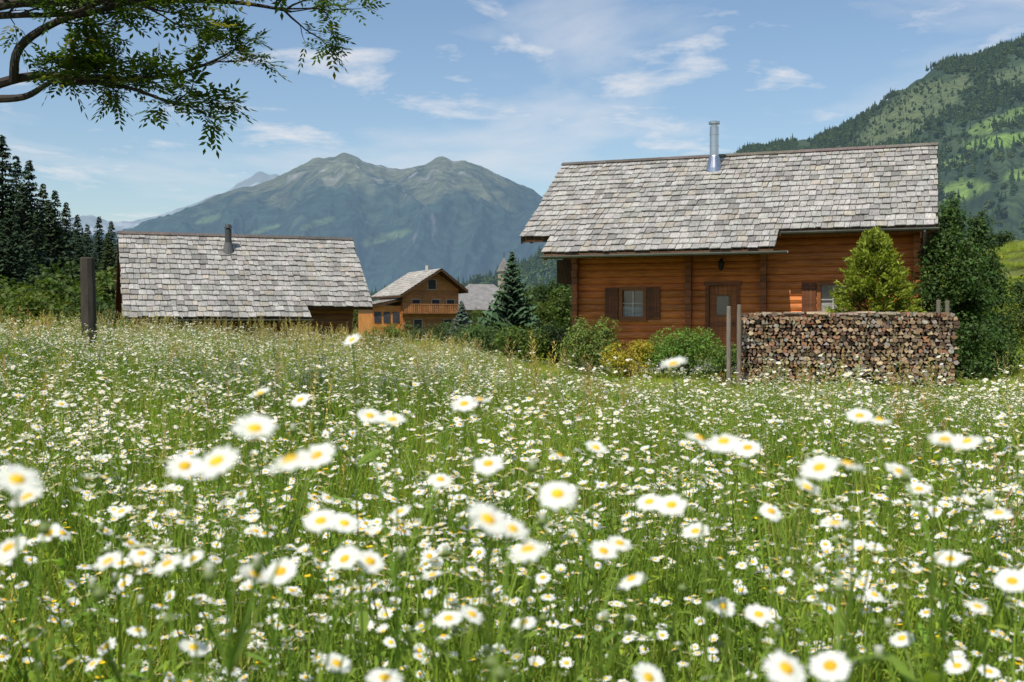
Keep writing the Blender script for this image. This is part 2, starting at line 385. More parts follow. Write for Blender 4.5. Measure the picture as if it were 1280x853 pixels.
cb=newcoll('broadleaf_kinds')
for k in range(2):
    b=B();lob=[((0,0,4.2),(2.2,2.2,2.8))]
    for i in range(9):
        a=U(0,6.28);r=U(.8,1.7);lob.append(((math.cos(a)*r,math.sin(a)*r,U(2.0,6)),(U(.8,1.4),)*2+(U(.8,1.3),)))
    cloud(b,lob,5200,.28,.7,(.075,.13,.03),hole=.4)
    b.tube([(0,0,-.3),(.1,0,2),(0,.1,5)],[.2,.14,.05],7,(.1,.08,.06),1)
    for i in range(8):
        a=U(0,6.28);b.tube([(0,0,U(1.5,3)),(math.cos(a)*.9,math.sin(a)*.9,3.8),(math.cos(a)*1.6,math.sin(a)*1.6,U(4,5.5))],[.08,.05,.015],5,(.1,.08,.06),1)
    b.obj('bl_%d'%k,[M_leaf,M_bark],coll=cb)
T=[]
for px,py,D in ((100,330,50),(130,345,48),(80,350,45),(30,365,40),(0,350,42),(55,372,38),(145,360,60),(-40,350,44),(120,372,42),(668,360,85),(690,352,80),(708,362,75),(655,376,70),(680,380,60),(715,350,90),(600,388,95),(450,385,120),(1215,330,60),(1240,320,70),(1275,318,75),(1300,300,75),(1262,345,55),(430,380,130),(-100,330,50),(1350,300,70),(1290,350,42),(1210,300,90),(1250,290,100),(1280,300,100),(1230,355,52)):
    x,y,z=W(px,py,D);g=float(gh(x,y))-.2;s=(z-g)/6.6
    if s<.18: continue
    T.append((x,y,g,s))
T=np.array(T);n=len(T)
scatter('broadleaf_trees',cb,T[:,:3],np.stack([np.zeros(n),np.zeros(n),6.28*np.random.rand(n)],1),np.stack([T[:,3]*1.15,T[:,3]*1.15,T[:,3]],1),np.random.randint(0,2,n))
def spruce(name,px,py,D,Rb,col,lv=30):
    x,y,z=W(px,py,D);g=float(gh(x,y));b=B();conifer_mesh(b,z-g,Rb,col,levels=lv,per=12,droop=.12,z0=.03,seg=6)
    o=b.obj(name,[M_needle,M_bark]);o.location=(x,y,g);return o
spruce('spruce_tree',640,316,46,1.5,(.05,.09,.05),36)
spruce('spruce_tree',577,378,52,.8,(.07,.11,.12),18)
spruce('spruce_tree',612,385,50,1.0,(.05,.085,.05),18)
# ================================================================ ROOF / LOG helpers
GREY=(.375,.358,.33)
def roof(b,ve,ze,vr,zr,rng,expo=.33,th=.028,col=GREY):
    L=math.hypot(vr-ve,zr-ze);du=(vr-ve)/L;dz=(zr-ze)/L;nv,nz=-dz,du
    if nz<0: nv,nz=-nv,-nz
    rows=int(L/expo)+1;e=L/rows
    for i in range(rows):
        s0=i*e-.03
        u0,u1=rng(ve+du*(i+.5)*e);u=u0+U(-.05,0)
        while u<u1-.03:
            w=min(U(.13,.30),u1-u+.02);a=s0+U(-.045,.025);bq=a+e*1.45
            bq=min(bq,L+.02)
            lift=.055+U(-.006,.018);l2=.008
            c=vary(col,.17,.02);q_=R()
            if q_<.10: c=tuple(q*.68 for q in c)
            elif q_<.2: c=(c[0]*.97,c[1]*.92,c[2]*.84)
            tw=U(-.008,.008)
            P=[]
            for (ss,h) in((a,lift),(bq,l2)):
                for uu,tt in((u+.006,tw),(u+w-.006,-tw)):
                    for k in(0,th): P.append((uu,ve+du*ss+nv*(h+k+tt),ze+dz*ss+nz*(h+k+tt)))
            b.add(P,[(0,2,3,1),(4,5,7,6),(0,1,5,4),(2,6,7,3),(1,3,7,5),(0,4,6,2)],c)
            u+=w
def deck(b,ve,ze,vr,zr,u0,u1,col,th=.06,mi=1):
    L=math.hypot(vr-ve,zr-ze);nv,nz=-(zr-ze)/L,(vr-ve)/L
    if nz<0: nv,nz=-nv,-nz
    b.prismx([(ve,ze),(vr,zr),(vr-nv*th,zr-nz*th),(ve-nv*th,ze-nz*th)],u0,u1,col,mi)
def logwall(b,u0,u1,v,z0,z1,openings=(),thick=.16,ch=.2,col=(.40,.155,.05),top=None,axis='u',face=-1,mi=0):
    z=z0
    while z<z1-.02:
        h=min(ch,z1-z);segs=[(u0,u1)]
        if top:
            a,c_=top(z+h*.6);segs=[(max(u0,a),min(u1,c_))]
        for (a,c_,oz0,oz1) in openings:
            if z+h*.5>oz0 and z+h*.5<oz1:
                ns=[]
                for (p,q) in segs:
                    if c_<=p or a>=q: ns.append((p,q))
                    else:
                        if a>p: ns.append((p,a))
                        if c_<q: ns.append((c_,q))
                segs=ns
        for(p,q) in segs:
            if q-p<.03: continue
            o=face;poly=[(v-o*thick,z),(v-o*.02,z),(v+o*.004,z+.025),(v+o*.022,z+h*.5),(v+o*.004,z+h-.025),(v-o*.02,z+h-.003),(v-o*thick,z+h-.003)]
            c=vary(col,.16,.05)
            if axis=='u': b.prismx(poly,p,q,c,mi)
            else: b.prism(poly,p,q,c,mi)
        z+=h
def window(b,bg,u0,u1,v,z0,z1,frame=(.30,.11,.035),curtain=True,nx=2,ny=2):
    f=.07;v0=v-.045;v1=v+.1
    b.box(u0-.05,u0+f-.02,v0,v1,z0-.04,z1+.04,frame);b.box(u1-f+.02,u1+.05,v0,v1,z0-.04,z1+.04,frame)
    b.box(u0+f-.02,u1-f+.02,v0+.003,v1,z0-.05,z0+f-.02,frame);b.box(u0+f-.02,u1-f+.02,v0+.003,v1,z1-f+.02,z1+.05,frame)
    b.box(u0-.09,u1+.09,v-.1,v-.048,z0-.085,z0-.045,frame)
    W_=(.55,.53,.48)
    for i in range(1,nx): x=u0+(u1-u0)*i/nx;b.box(x-.018,x+.018,v+.02,v+.05,z0+f-.02,z1-f+.02,W_)
    for i in range(1,ny): z=z0+(z1-z0)*i/ny;b.box(u0+f-.02,u1-f+.02,v+.023,v+.047,z-.012,z+.012,W_)
    bg.box(u0+.03,u1-.03,v+.06,v+.07,z0+.03,z1-.03,(.1,.1,.1))
    if curtain:
        n=14
        for i in range(n):
            x0=u0+.05+(u1-u0-.1)*i/n;x1=u0+.05+(u1-u0-.1)*(i+1)/n
            b.box(x0,x1-.004,v+.051+.002*(i%2),v+.056,z0+.05,z0+(z1-z0)*.40,(.42,.41,.38))
def shutter(b,u0,u1,v,z0,z1,col=(.17,.06,.022)):
    b.box(u0,u1,v-.06,v-.03,z0,z1,col)
    n=4;w=(u1-u0)/n
    for i in range(n): b.box(u0+i*w+.006,u0+(i+1)*w-.006,v-.072,v-.0605,z0+.01,z1-.01,vary(col,.15))
    for z in(z0+.12,z1-.18): b.box(u0+.02,u1-.02,v-.09,v-.0725,z,z+.07,vary(col,.1))
def gutter(b,u0,u1,v,z,r=.065,col=(.35,.35,.35)):
    n=8;vs=[]
    for u in(u0,u1):
        for k in range(n+1):
            a=math.pi+math.pi*k/n;vs.append((u,v+math.cos(a)*r,z+math.sin(a)*r))
        for k in range(n,-1,-1):
            a=math.pi+math.pi*k/n;vs.append((u,v+math.cos(a)*(r-.008),z+math.sin(a)*(r-.008)))
    m=2*(n+1);b.add(vs,[(i,(i+1)%m,(i+1)%m+m,i+m) for i in range(m)]+[tuple(range(m)),tuple(range(2*m-1,m-1,-1))],col)
DK=(.085,.045,.022);OR=(.58,.18,.045)
# ================================================================ MAIN CABIN
th=math.radians(21);cab=empty('log_cabin',(.28,32,0),-th)
UE0,UE1=.95,7.38;UR=11.35;EV,EZ=0.,3.92;RV,RZ=3.94,6.52;sl=(RZ-EZ)/(RV-EV)
b=B()
def rng(v): return (UE0,UE1) if v<-.02 else (0,UR)
roof(b,-.84,EZ-.84*sl,RV,RZ,rng);roof(b,2*RV,EZ,RV,RZ,lambda v:(0,UR))
deck(b,0.0,EZ,RV-.02,RZ-.02*sl,.03,UR-.03,DK);deck(b,-.84,EZ-.84*sl,-.003,EZ-.003*sl,UE0+.02,UE1-.02,DK)
deck(b,2*RV,EZ,RV+.02,RZ-.02*sl,.03,UR-.03,DK)
for s_ in(-1,1):
    u=-.05
    while u<UR:
        w=min(U(1.5,2.6),UR+.04-u);M=Matrix.Translation((0,RV,RZ+.085))@Matrix.Rotation(-s_*math.atan(sl),4,'X')
        b.box(u,u+w-.01,(-.17 if s_<0 else .0),(.0 if s_<0 else .17),.0,.028,vary((.15,.13,.115),.2),0,M);u+=w
b.obj('roof',[M_shake,M_wood],cab)
b=B()
for u0,u1 in((-.02,.03),(UR-.03,UR+.02)):
    for sgn in(0,1):
        y0=0 if sgn==0 else 2*RV
        b.prismx([(y0,EZ-.2),(y0,EZ+.0),(RV,RZ),(RV,RZ-.2)],u0,u1,DK)
b.box(.03,UE0,-.03,-.004,EZ-.16,EZ-.01,DK);b.box(UE1,UR-.03,-.03,-.004,EZ-.16,EZ-.01,(.14,.08,.045))
b.box(UE0+.02,UE1-.02,-.87,-.842,EZ-.84*sl-.15,EZ-.84*sl-.01,(.14,.08,.045))
u=.3
while u<UR:
    v0=-.8 if UE0<u<UE1-.1 else 0.02
    b.prismx([(v0,EZ+v0*sl-.075),(2.0,EZ+2*sl-.075),(2.0,EZ+2*sl-.22),(v0,EZ+v0*sl-.2)],u-.05,u+.05,vary((.24,.095,.035),.15));u+=.72
for v,z in((.95,EZ+.95*sl-.34),(RV,RZ-.42),(6.9,EZ+.98*sl-.34)):
    b.box(.12,1.4,v-.1,v+.1,z-.12,z+.1,DK);b.box(10.9,UR-.08,v-.1,v+.1,z-.12,z+.1,DK)
b.box(UE0+.05,UE1-.06,-.55,-.38,EZ-.84*sl-.06,EZ-.84*sl+.09,(.17,.07,.03))
b.obj('roof_timbers',[M_wood],cab)
wv=.9;b=B();bg=B()
ops=[(2.76,3.48,1.55,2.41),(5.24,6.21,.42,2.47),(8.35,9.1,1.6,2.5)]
logwall(b,1.4,10.9,wv,.35,EZ+wv*sl-.1,ops,col=OR)
def topg(z):
    k=(z-EZ)/sl;k=max(k,.0);return (k+.12,2*RV-k-.12)
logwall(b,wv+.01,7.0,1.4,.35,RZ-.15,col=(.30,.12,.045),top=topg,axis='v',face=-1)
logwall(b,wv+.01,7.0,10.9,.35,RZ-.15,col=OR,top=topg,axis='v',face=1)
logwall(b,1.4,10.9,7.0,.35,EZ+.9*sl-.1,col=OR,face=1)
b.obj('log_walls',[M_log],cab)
b=B()
b.box(1.35,10.95,.93,7.05,-.7,.35,(.36,.34,.31));b.obj('stone_plinth',[surf('plinth',scale=6,bump=.6)],cab)
b=B()
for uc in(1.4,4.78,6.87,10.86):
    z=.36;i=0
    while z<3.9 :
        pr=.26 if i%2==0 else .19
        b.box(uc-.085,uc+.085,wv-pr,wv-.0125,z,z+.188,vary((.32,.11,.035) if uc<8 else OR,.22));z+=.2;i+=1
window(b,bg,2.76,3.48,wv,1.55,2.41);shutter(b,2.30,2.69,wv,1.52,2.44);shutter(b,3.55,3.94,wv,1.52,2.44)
window(b,bg,8.35,9.1,wv,1.6,2.5);shutter(b,7.9,8.28,wv,1.57,2.53);shutter(b,9.17,9.55,wv,1.57,2.53)
b.box(5.24,5.34,wv-.05,wv+.12,.4,2.5,(.22,.075,.025));b.box(6.11,6.21,wv-.05,wv+.12,.4,2.5,(.22,.075,.025));b.box(5.2,6.25,wv-.06,wv+.1,2.47,2.58,(.22,.075,.025))
for i in range(6): b.box(5.345+i*.127,5.345+(i+1)*.127-.006,wv+.05,wv+.09,.42,2.465,vary((.36,.12,.035),.15))
b.box(5.52,5.93,wv+.03,wv+.048,1.6,2.2,(.25,.12,.05));bg.box(5.56,5.89,wv+.02,wv+.028,1.64,2.16,(.1,.1,.1))
b.box(5.4,6.06,wv+.03,wv+.048,.6,.72,(.24,.08,.03));b.box(5.4,6.06,wv+.03,wv+.048,1.3,1.42,(.24,.08,.03))
b.box(6.0,6.03,wv-.02,wv+.048,1.4,1.44,(.05,.05,.05))
b.box(5.0,6.5,-.1,wv-.03,.1,.38,(.34,.32,.3))
b.obj('door_and_windows',[M_log],cab);bg.obj('window_glass',[M_glass],cab)
b=B();b.box(5.70,5.73,wv-.22,wv-.0,3.2,3.23,(.02,.02,.02))
b.tube([(5.715,wv-.22,3.2),(5.715,wv-.22,3.12),(5.715,wv-.22,3.10),(5.715,wv-.22,2.92),(5.715,wv-.22,2.88)],[.02,.08,.09,.065,.02],6,(.03,.03,.03));b.obj('wall_lantern',[M_plain],cab)
b=B();gutter(b,UE0-.02,UE1+.35,-.94,EZ-.84*sl-.07);gutter(b,UE1+.05,UR+.05,-.1,EZ-.06)
b.tube([(UR-.3,-.1,EZ-.12),(UR-.3,.3,EZ-.45),(UR-.5,wv-.12,EZ-.75),(UR-.5,wv-.12,.3)],[.045]*4,8,(.3,.3,.3))
b.obj('rain_gutters',[M_zinc],cab)
b=B()
b.box(10.95,11.3,.95,1.05,2.9,3.6,(.5,.46,.4))
for i in range(4): b.box(10.93,11.32,.85,.9,2.9+i*.2,3.06+i*.2,vary((.34,.16,.07),.2))
b.box(.95,1.37,1.0,1.15,2.55,3.5,DK);b.box(.7,1.37,1.16,2.4,2.6,3.3,DK)
b.obj('gable_brackets',[M_wood],cab)
b=B();cz=EZ+3.2*sl;cx,cy=5.04,3.2
b.tube([(cx,cy,cz-.15),(cx,cy,cz+.06),(cx,cy,cz+.42),(cx,cy,cz+.44)],[.27,.24,.15,.14],20,(.6,.6,.6))
b.tube([(cx,cy,cz+.40),(cx,cy,7.36)],[.135,.135],20,(.6,.6,.6))
for z in(6.75,7.1): b.tube([(cx,cy,z),(cx,cy,z+.03)],[.145,.145],20,(.5,.5,.5))
b.tube([(cx,cy,7.34),(cx,cy,7.44)],[.09,.09],16,(.05,.05,.05));b.tube([(cx,cy,7.43),(cx,cy,7.50),(cx,cy,7.53)],[.17,.17,.06],20,(.6,.6,.6))
b.obj('chimney_pipe',[M_steel],cab)
# ================================================================ LEFT HUT
hut=empty('wooden_hut',(-11.75,33,0),math.radians(22))
L=7.84;e0=1.57;r_=3.3;z1=4.33;s2=(z1-e0)/r_
b=B()
def rng2(v): return (0,5.67) if v<.5 else (0,L)
roof(b,0,e0,r_,z1,rng2,expo=.27,col=(.375,.358,.33));roof(b,2*r_,e0,r_,z1,lambda v:(0,L),expo=.27)
deck(b,.5,e0+.5*s2,r_-.02,z1-.02*s2,.03,L-.03,DK);deck(b,0,e0,.497,e0+.497*s2,.02,5.65,DK);deck(b,2*r_,e0,r_+.02,z1-.02*s2,.03,L-.03,DK)
for s_ in(-1,1):
    u=-.05
    while u<L:
        w=min(U(1.4,2.4),L+.04-u);M=Matrix.Translation((0,r_,z1+.085))@Matrix.Rotation(-s_*math.atan(s2),4,'X')
        b.box(u,u+w-.01,(-.15 if s_<0 else .0),(.0 if s_<0 else .15),.0,.028,vary((.14,.125,.11),.2),0,M);u+=w
b.obj('roof',[M_shake,M_wood],hut)
b=B();BR=(.22,.09,.035)
def topg2(z):
    k=max((z-e0)/s2,0);return (k+.1,2*r_-k-.1)
logwall(b,.5,L-.5,1.1,-.9,e0+1.1*s2-.1,col=BR)
logwall(b,1.11,5.6,.5,-.9,z1-.15,col=BR,top=topg2,axis='v',face=-1);logwall(b,1.11,5.6,L-.5,-.9,z1-.15,col=BR,top=topg2,axis='v',face=1)
logwall(b,.5,L-.5,5.6,-.9,e0+1.*s2-.1,col=BR,face=1)
b.obj('plank_walls',[M_log],hut)
b=B()
for u in(.3,1.9,3.7,5.5): b.box(u-.08,u+.08,.15,.31,-.9,e0+.02,(.10,.05,.025))
for u0,u1 in((-.02,.03),(L-.03,L+.02)):
    b.prismx([(.5,e0+.5*s2-.16),(.5,e0+.5*s2),(r_,z1),(r_,z1-.16)],u0,u1,DK);b.prismx([(2*r_,e0-.16),(2*r_,e0),(r_,z1),(r_,z1-.16)],u0,u1,DK)
b.box(.02,5.6,-.03,-.003,e0-.14,e0-.01,DK)
b.box(5.7,L-.03,.47,.497,e0+.5*s2-.15,e0+.5*s2-.01,DK)
b.box(6.1,6.8,1.05,1.09,-.7,1.2,(.12,.05,.02))
b.obj('posts_and_fascia',[M_wood],hut)
b=B();gutter(b,-.05,5.75,-.1,e0-.05,.055);b.obj('rain_gutter',[M_zinc],hut)
b=B();cz=e0+2.6*s2;b.tube([(3.44,2.6,cz-.1),(3.44,2.6,cz+.12),(3.44,2.6,cz+.35)],[.22,.17,.12],14,(.1,.1,.1));b.tube([(3.44,2.6,cz+.3),(3.44,2.6,4.55)],[.11,.11],14,(.06,.06,.06))
b.tube([(3.44,2.6,4.58),(3.44,2.6,4.7)],[.14,.09],14,(.06,.06,.06));b.tube([(3.44,2.6,4.5),(3.44,2.6,4.6)],[.07,.07],8,(.03,.03,.03));b.obj('chimney_pipe',[M_plain],hut)
# ================================================================ DISTANT CHALET
ch=empty('wooden_chalet',(-7.42,110,0),math.radians(24))
LG=(.42,.19,.07)
aZ=6.6;lz_=3.9;rz_=4.4;lu=-4.3;ru=2.9
logs=B()
logs.prism([(-3.6,-.8),(2.4,-.8),(2.4,4.6),(0,6.35),(-3.6,4.1)],.6,8.4,LG)
for i in range(24):
    z=-.6+i*.27
    hw0=-3.6 if z<4 else -3.6*(6.35-z)/2.25;hw1=2.4 if z<4.5 else 2.4*(6.35-z)/1.75
    if hw1-hw0>.4: logs.box(hw0+.05,hw1-.05,.55,.597,z,z+.24,vary((.42,.18,.06),.2))
for u0,z0 in((-2.6,2.6),(-.5,2.6),(1.1,2.6),(-.9,4.6),(-2.4,.6),(.8,.6)):
    logs.box(u0-.08,u0+.88,.50,.547,z0-.08,z0+1.0,(.5,.4,.3));logs.box(u0,u0+.8,.47,.4995,z0,z0+.92,(.03,.03,.035))
logs.box(-3.8,2.6,-.5,.54,2.1,2.2,(.2,.09,.035));logs.box(-3.8,2.6,-.5,-.44,3.0,3.1,(.35,.15,.05))
for i in range(32): logs.box(-3.75+i*.2,-3.75+i*.2+.13,-.47,-.43,2.2,3.0,vary((.38,.16,.055),.25))
logs.box(-6.6,-3.62,1.0,6.0,-.8,2.9,(.62,.24,.055))
for i in range(3): logs.box(-6.4+i*.95,-6.4+i*.95+.7,.95,.998,1.2,2.3,(.06,.06,.07))
logs.obj('walls_and_balcony',[M_log],ch)
def droof(b,p0,p1,y0,y1,col):
    n=12
    for i in range(n):
        a=i/n;c=min((i+1.25)/n,1)
        x0=p0[0]+(p1[0]-p0[0])*a;z0=p0[1]+(p1[1]-p0[1])*a;x1=p0[0]+(p1[0]-p0[0])*c;zz=p0[1]+(p1[1]-p0[1])*c
        y=y0
        while y<y1:
            w=min(U(.4,.9),y1-y);b.add([(x0,y,z0+.12),(x1,y,zz+.05),(x1,y+w,zz+.05),(x0,y+w,z0+.12),(x0,y,z0+.02),(x0,y+w,z0+.02)],[(0,1,2,3),(0,3,5,4)],vary(col,.2,.03));y+=w
    b.prism([(p0[0],p0[1]-.2),(p0[0],p0[1]),(p1[0],p1[1]),(p1[0],p1[1]-.2)],y0,y1,DK,1)
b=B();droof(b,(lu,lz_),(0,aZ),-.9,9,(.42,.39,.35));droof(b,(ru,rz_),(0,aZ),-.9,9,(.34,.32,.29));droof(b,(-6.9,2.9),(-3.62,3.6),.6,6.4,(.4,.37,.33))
b.obj('roof',[M_shake,M_wood],ch)
b=B();b.tube([(.6,5,6),(.6,5,7.2)],[.22,.22],4,(.4,.38,.35));b.obj('chimney',[M_plain],ch)
cp=empty('chapel',(-2.6,122,0),math.radians(20))
b=B();b.box(-3.4,3.4,0,7,-.8,2.8,(.35,.25,.16));b.box(2.65,3.75,3.35,4.45,0,7.2,(.40,.33,.26))
for i in range(3): b.box(-2.8+i*1.9,-2+i*1.9,-.05,-.003,1,2.1,(.05,.05,.05))
b.box(2.95,3.45,3.3,3.347,6.0,6.8,(.04,.04,.04));b.obj('walls',[M_plain],cp)
b=B()
ap=(-1.2,3.5,5.6);aq=(1.8,3.5,5.6);ev=[(-3.9,-.6,2.6),(3.9,-.6,2.6),(3.9,7.6,2.6),(-3.9,7.6,2.6)]
b.add(ev+[ap,aq],[(0,1,5,4),(1,2,5),(2,3,4,5),(3,0,4),(3,2,1,0)],(.25,.24,.23))
b.add([(2.5,3.2,7.1),(3.9,3.2,7.1),(3.9,4.6,7.1),(2.5,4.6,7.1),(3.2,3.9,8.8)],[(0,1,4),(1,2,4),(2,3,4),(3,0,4),(3,2,1,0)],(.22,.21,.2))
b.tube([(3.2,3.9,8.7),(3.2,3.9,9.4)],[.05,.03],5,(.1,.1,.1));b.obj('roof',[M_shake],cp)
# ================================================================ WOODPILE
wx0,wy0,_=W(925,475,25.8);wx1,wy1,_=W(1195,475,25.2)
ang=math.atan2(wy1-wy0,wx1-wx0);wl=math.hypot(wx1-wx0,wy1-wy0)
gz=-.02
wp=empty('stacked_firewood',(wx0,wy0,gz),ang);b=B();z=.03
while z<1.64:
    rh=U(.075,.10);x=.02+U(0,.06)
    while x<wl-.05:
        w=U(.06,.16)
        lim=1.68-.09*math.sin(x*1.1)-.06*(x/wl)+.05*math.sin(x*4.3)
        if z<lim:
            n=random.choice([3,3,4,4,5,6]);cx=x+w/2;cz=z+rh/2+U(-.014,.014);rot=U(0,6.28);rx=w*.56;rz=rh*.62
            poly=[(cx+rx*math.cos(rot+6.283*k/n)*U(.8,1.12),cz+rz*math.sin(rot+6.283*k/n)*U(.8,1.2)) for k in range(n)]
            y0=-U(0,.12)
            base=random.choice([(.44,.30,.18),(.34,.23,.14),(.50,.37,.24),(.25,.18,.12),(.36,.31,.26),(.16,.10,.07),(.34,.18,.10)])
            c1=vary(base,.25);m_=len(poly);vs=[(p,y0+U(-.01,.01),q) for p,q in poly]+[(p,.5,q) for p,q in poly]
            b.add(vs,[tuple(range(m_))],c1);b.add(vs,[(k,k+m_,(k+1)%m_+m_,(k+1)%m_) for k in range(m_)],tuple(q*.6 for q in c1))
        x+=w*1.02
    z+=rh
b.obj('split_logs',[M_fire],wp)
b=B();b.box(.05,wl-.06,.12,.85,0,1.42,(.05,.035,.025))  # dark backing box stands in for the shade in the log gaps
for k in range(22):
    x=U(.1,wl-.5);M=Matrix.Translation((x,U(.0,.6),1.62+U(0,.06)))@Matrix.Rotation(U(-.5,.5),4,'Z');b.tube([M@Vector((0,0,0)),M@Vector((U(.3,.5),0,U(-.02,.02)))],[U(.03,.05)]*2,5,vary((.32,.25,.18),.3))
b.obj('gap_shade_and_top_logs',[M_wood],wp)
def post(name,px,pt,D,w,col=(.22,.18,.14),tilt=0):
    x,y,z=W(px,pt,D);g=float(gh(x,y));b=B();n=10
    H=z-g;pts=[(0,0,-.2),(tilt*.3,0,H*.4),(tilt*.7,0.01,H*.75),(tilt,0,H-.02),(tilt,0,H)]
    b.tube(pts,[w*.52,w*.5,w*.49,w*.47,w*.40],n,vary(col,.1));o=b.obj(name,[M_wood]);o.location=(x,y,g);return o
for px,pt,D in((911,383,25.6),(924,381,25.3),(1173,375,25.9),(1184,376,26.1)): post('wooden_stake',px,pt,D,.11)
post('wooden_post',112,322,18,.25,col=(.06,.048,.04),tilt=-.03)
# ================================================================ SHRUBS
def sh(name,px,pt,D,wpx,col,n=3000,size=.07,asp=.5,lob=6):
    x,y,z=W(px,pt,D);g=float(gh(x,y));return shrub(name,x,y,wpx/F*D,z-g,col,n,size,asp,lob=lob)
sh('garden_shrub',737,400,28.5,82,(.17,.24,.06),7000,.08)
sh('garden_shrub',784,424,27.4,72,(.50,.42,.045),6000,.06)
sh('garden_shrub',855,404,27.6,112,(.20,.34,.055),11000,.07)
sh('garden_shrub',905,428,26.8,60,(.16,.26,.05),4000,.06)
sh('garden_shrub',615,400,38,90,(.11,.18,.05),5500,.10);sh('garden_shrub',655,404,36,76,(.09,.16,.04),5500,.10)
sh('garden_shrub',695,400,36,60,(.04,.07,.025),4500,.09);sh('garden_shrub',575,402,44,70,(.10,.15,.05),3500,.10)
sh('garden_shrub',540,402,60,60,(.09,.14,.04),2000,.14);sh('garden_shrub',500,402,70,50,(.08,.12,.04),2000,.14)
for px,pt,D,wp_ in((20,385,30,150),(75,390,28,110),(135,395,30,70),(-50,375,30,140),(480,405,48,60)): sh('hedge_bush',px,pt,D,wp_,(.12,.19,.04),5500,.10)
for px,pt,D,wp_ in((1262,375,40,60),(1236,352,50,50)): sh('hillside_bush',px,pt,D,wp_,(.08,.13,.035),4000,.11)
def otree(px,py,D,rad,nn,col):
    b=B();x,y,z=W(px,py,D);g=float(gh(x,y));H=z-g
    lob=[]
    for i in range(36):
        t=i/35;rr=rad*(1-t**1.7)+.12;a=U(0,6.28);lob.append(((math.cos(a)*rr*.66,math.sin(a)*rr*.66,H*(.05+.9*t)),(.68*rad*(1-t*.6),.68*rad*(1-t*.6),.5)))
    cloud(b,lob,nn,.09,.6,col,hole=.40)
    b.tube([(0,0,-.2),(0,.05,H*.5),(0,0,H*.9)],[.09,.06,.01],6,(.1,.08,.06),1)
    o=b.obj('ornamental_tree',[M_leaf,M_bark]);o.location=(x,y,g)
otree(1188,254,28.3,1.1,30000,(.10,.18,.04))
otree(1222,268,31,1.0,22000,(.075,.14,.035))
b=B();x,y,z=W(1092,283,27.6);g=float(gh(x,y));H=z-g;Vs=[];Cs=[]
for i in range(360):
    t=R();zb=H*(.05+.82*t);Rr=1.3*(1-t**1.3)**.75+.14;a=U(0,6.28);r0=Rr*U(.0,.55)
    p0=np.array((math.cos(a)*r0,math.sin(a)*r0,zb));tip=np.array((math.cos(a)*Rr*U(.8,1.15),math.sin(a)*Rr*U(.8,1.15),zb+U(.25,.6)*(1.1-.3*t)))
    if tip[2]>H: tip[2]=H-U(0,.12)
    for q in range(52):
        f=R()**.8;p=p0*(1-f)+tip*f+np.random.normal(size=3)*.11*(1-f*.75)
        d=(tip-p0);d=d/np.linalg.norm(d)+np.random.normal(size=3)*.5;d/=np.linalg.norm(d)
        s_=np.cross(d,np.random.normal(size=3));s_/=np.linalg.norm(s_);l=U(.07,.15)
        Vs.append((p-d*l*.5,p+s_*l*.2,p+d*l*.6,p-s_*l*.2));k=(.25+.95*f)*U(.75,1.2);Cs.append((.20*k,.27*k,.04*k))
b.quads(np.array(Vs),np.array(Cs),0);b.tube([(0,0,-.2),(0,0,H*.85)],[.08,.01],6,(.1,.07,.05),1)
o=b.obj('golden_cypress',[M_leaf,M_bark]);o.location=(x,y,g)
# ================================================================ ASH TREE
b=B();D0=8.
BK=(.05,.04,.034)
def PW(px,py,dy=0):
    x,y,z=W(px,py,D0);return Vector((x,y+dy,z))
tb=float(gh(-6.6,8.6))
b.tube([(-6.6,8.6,tb-.2),(-6.55,8.6,1.2),(-6.65,8.55,2.6),(-6.5,8.5,4.6),(-6.9,8.7,7)],[.27,.22,.2,.16,.07],12,(.12,.10,.08),1)
leafV=[];leafC=[]
def smoothline(pts,k=5):
    out=[]
    for i in range(len(pts)-1):
        p0=pts[max(i-1,0)];p1=pts[i];p2=pts[i+1];p3=pts[min(i+2,len(pts)-1)]
        for j in range(k):
            t=j/k;out.append(.5*((2*p1)+(p2-p0)*t+(2*p0-5*p1+4*p2-p3)*t*t+(-p0+3*p1-3*p2+p3)*t**3))
    out.append(pts[-1]);return out
def pinnate(p,d,L):
    d=d.normalized();up=Vector((U(-.3,.3),U(-.3,.3),1)).normalized();sd=d.cross(up).normalized();nn=sd.cross(d)
    n=random.choice([3,4,4,5]);col0=U(.6,1.3);yl=R()<.06
    for i in range(n+1):
        f=.25+.75*i/n;pp=p+d*L*f-Vector((0,0,.10*L*f*f*2))
        for s_ in((-1,1) if i<n else (0,)):
            dd=(d*.55+sd*s_*.9).normalized() if s_ else d
            dd=(dd+Vector((U(-.2,.2),U(-.2,.2),-U(.05,.4)))).normalized();l=L*U(.30,.42);w=l*.2
            ww=dd.cross(nn);ww=(ww if ww.length>.1 else sd).normalized()
            a=pp;leafV.append((a,a+dd*l*.45+ww*w,a+dd*l,a+dd*l*.45-ww*w))
            k=col0*U(.8,1.2);leafC.append((.075*k,.125*k,.022*k) if not yl else (.24*k,.22*k,.035*k))
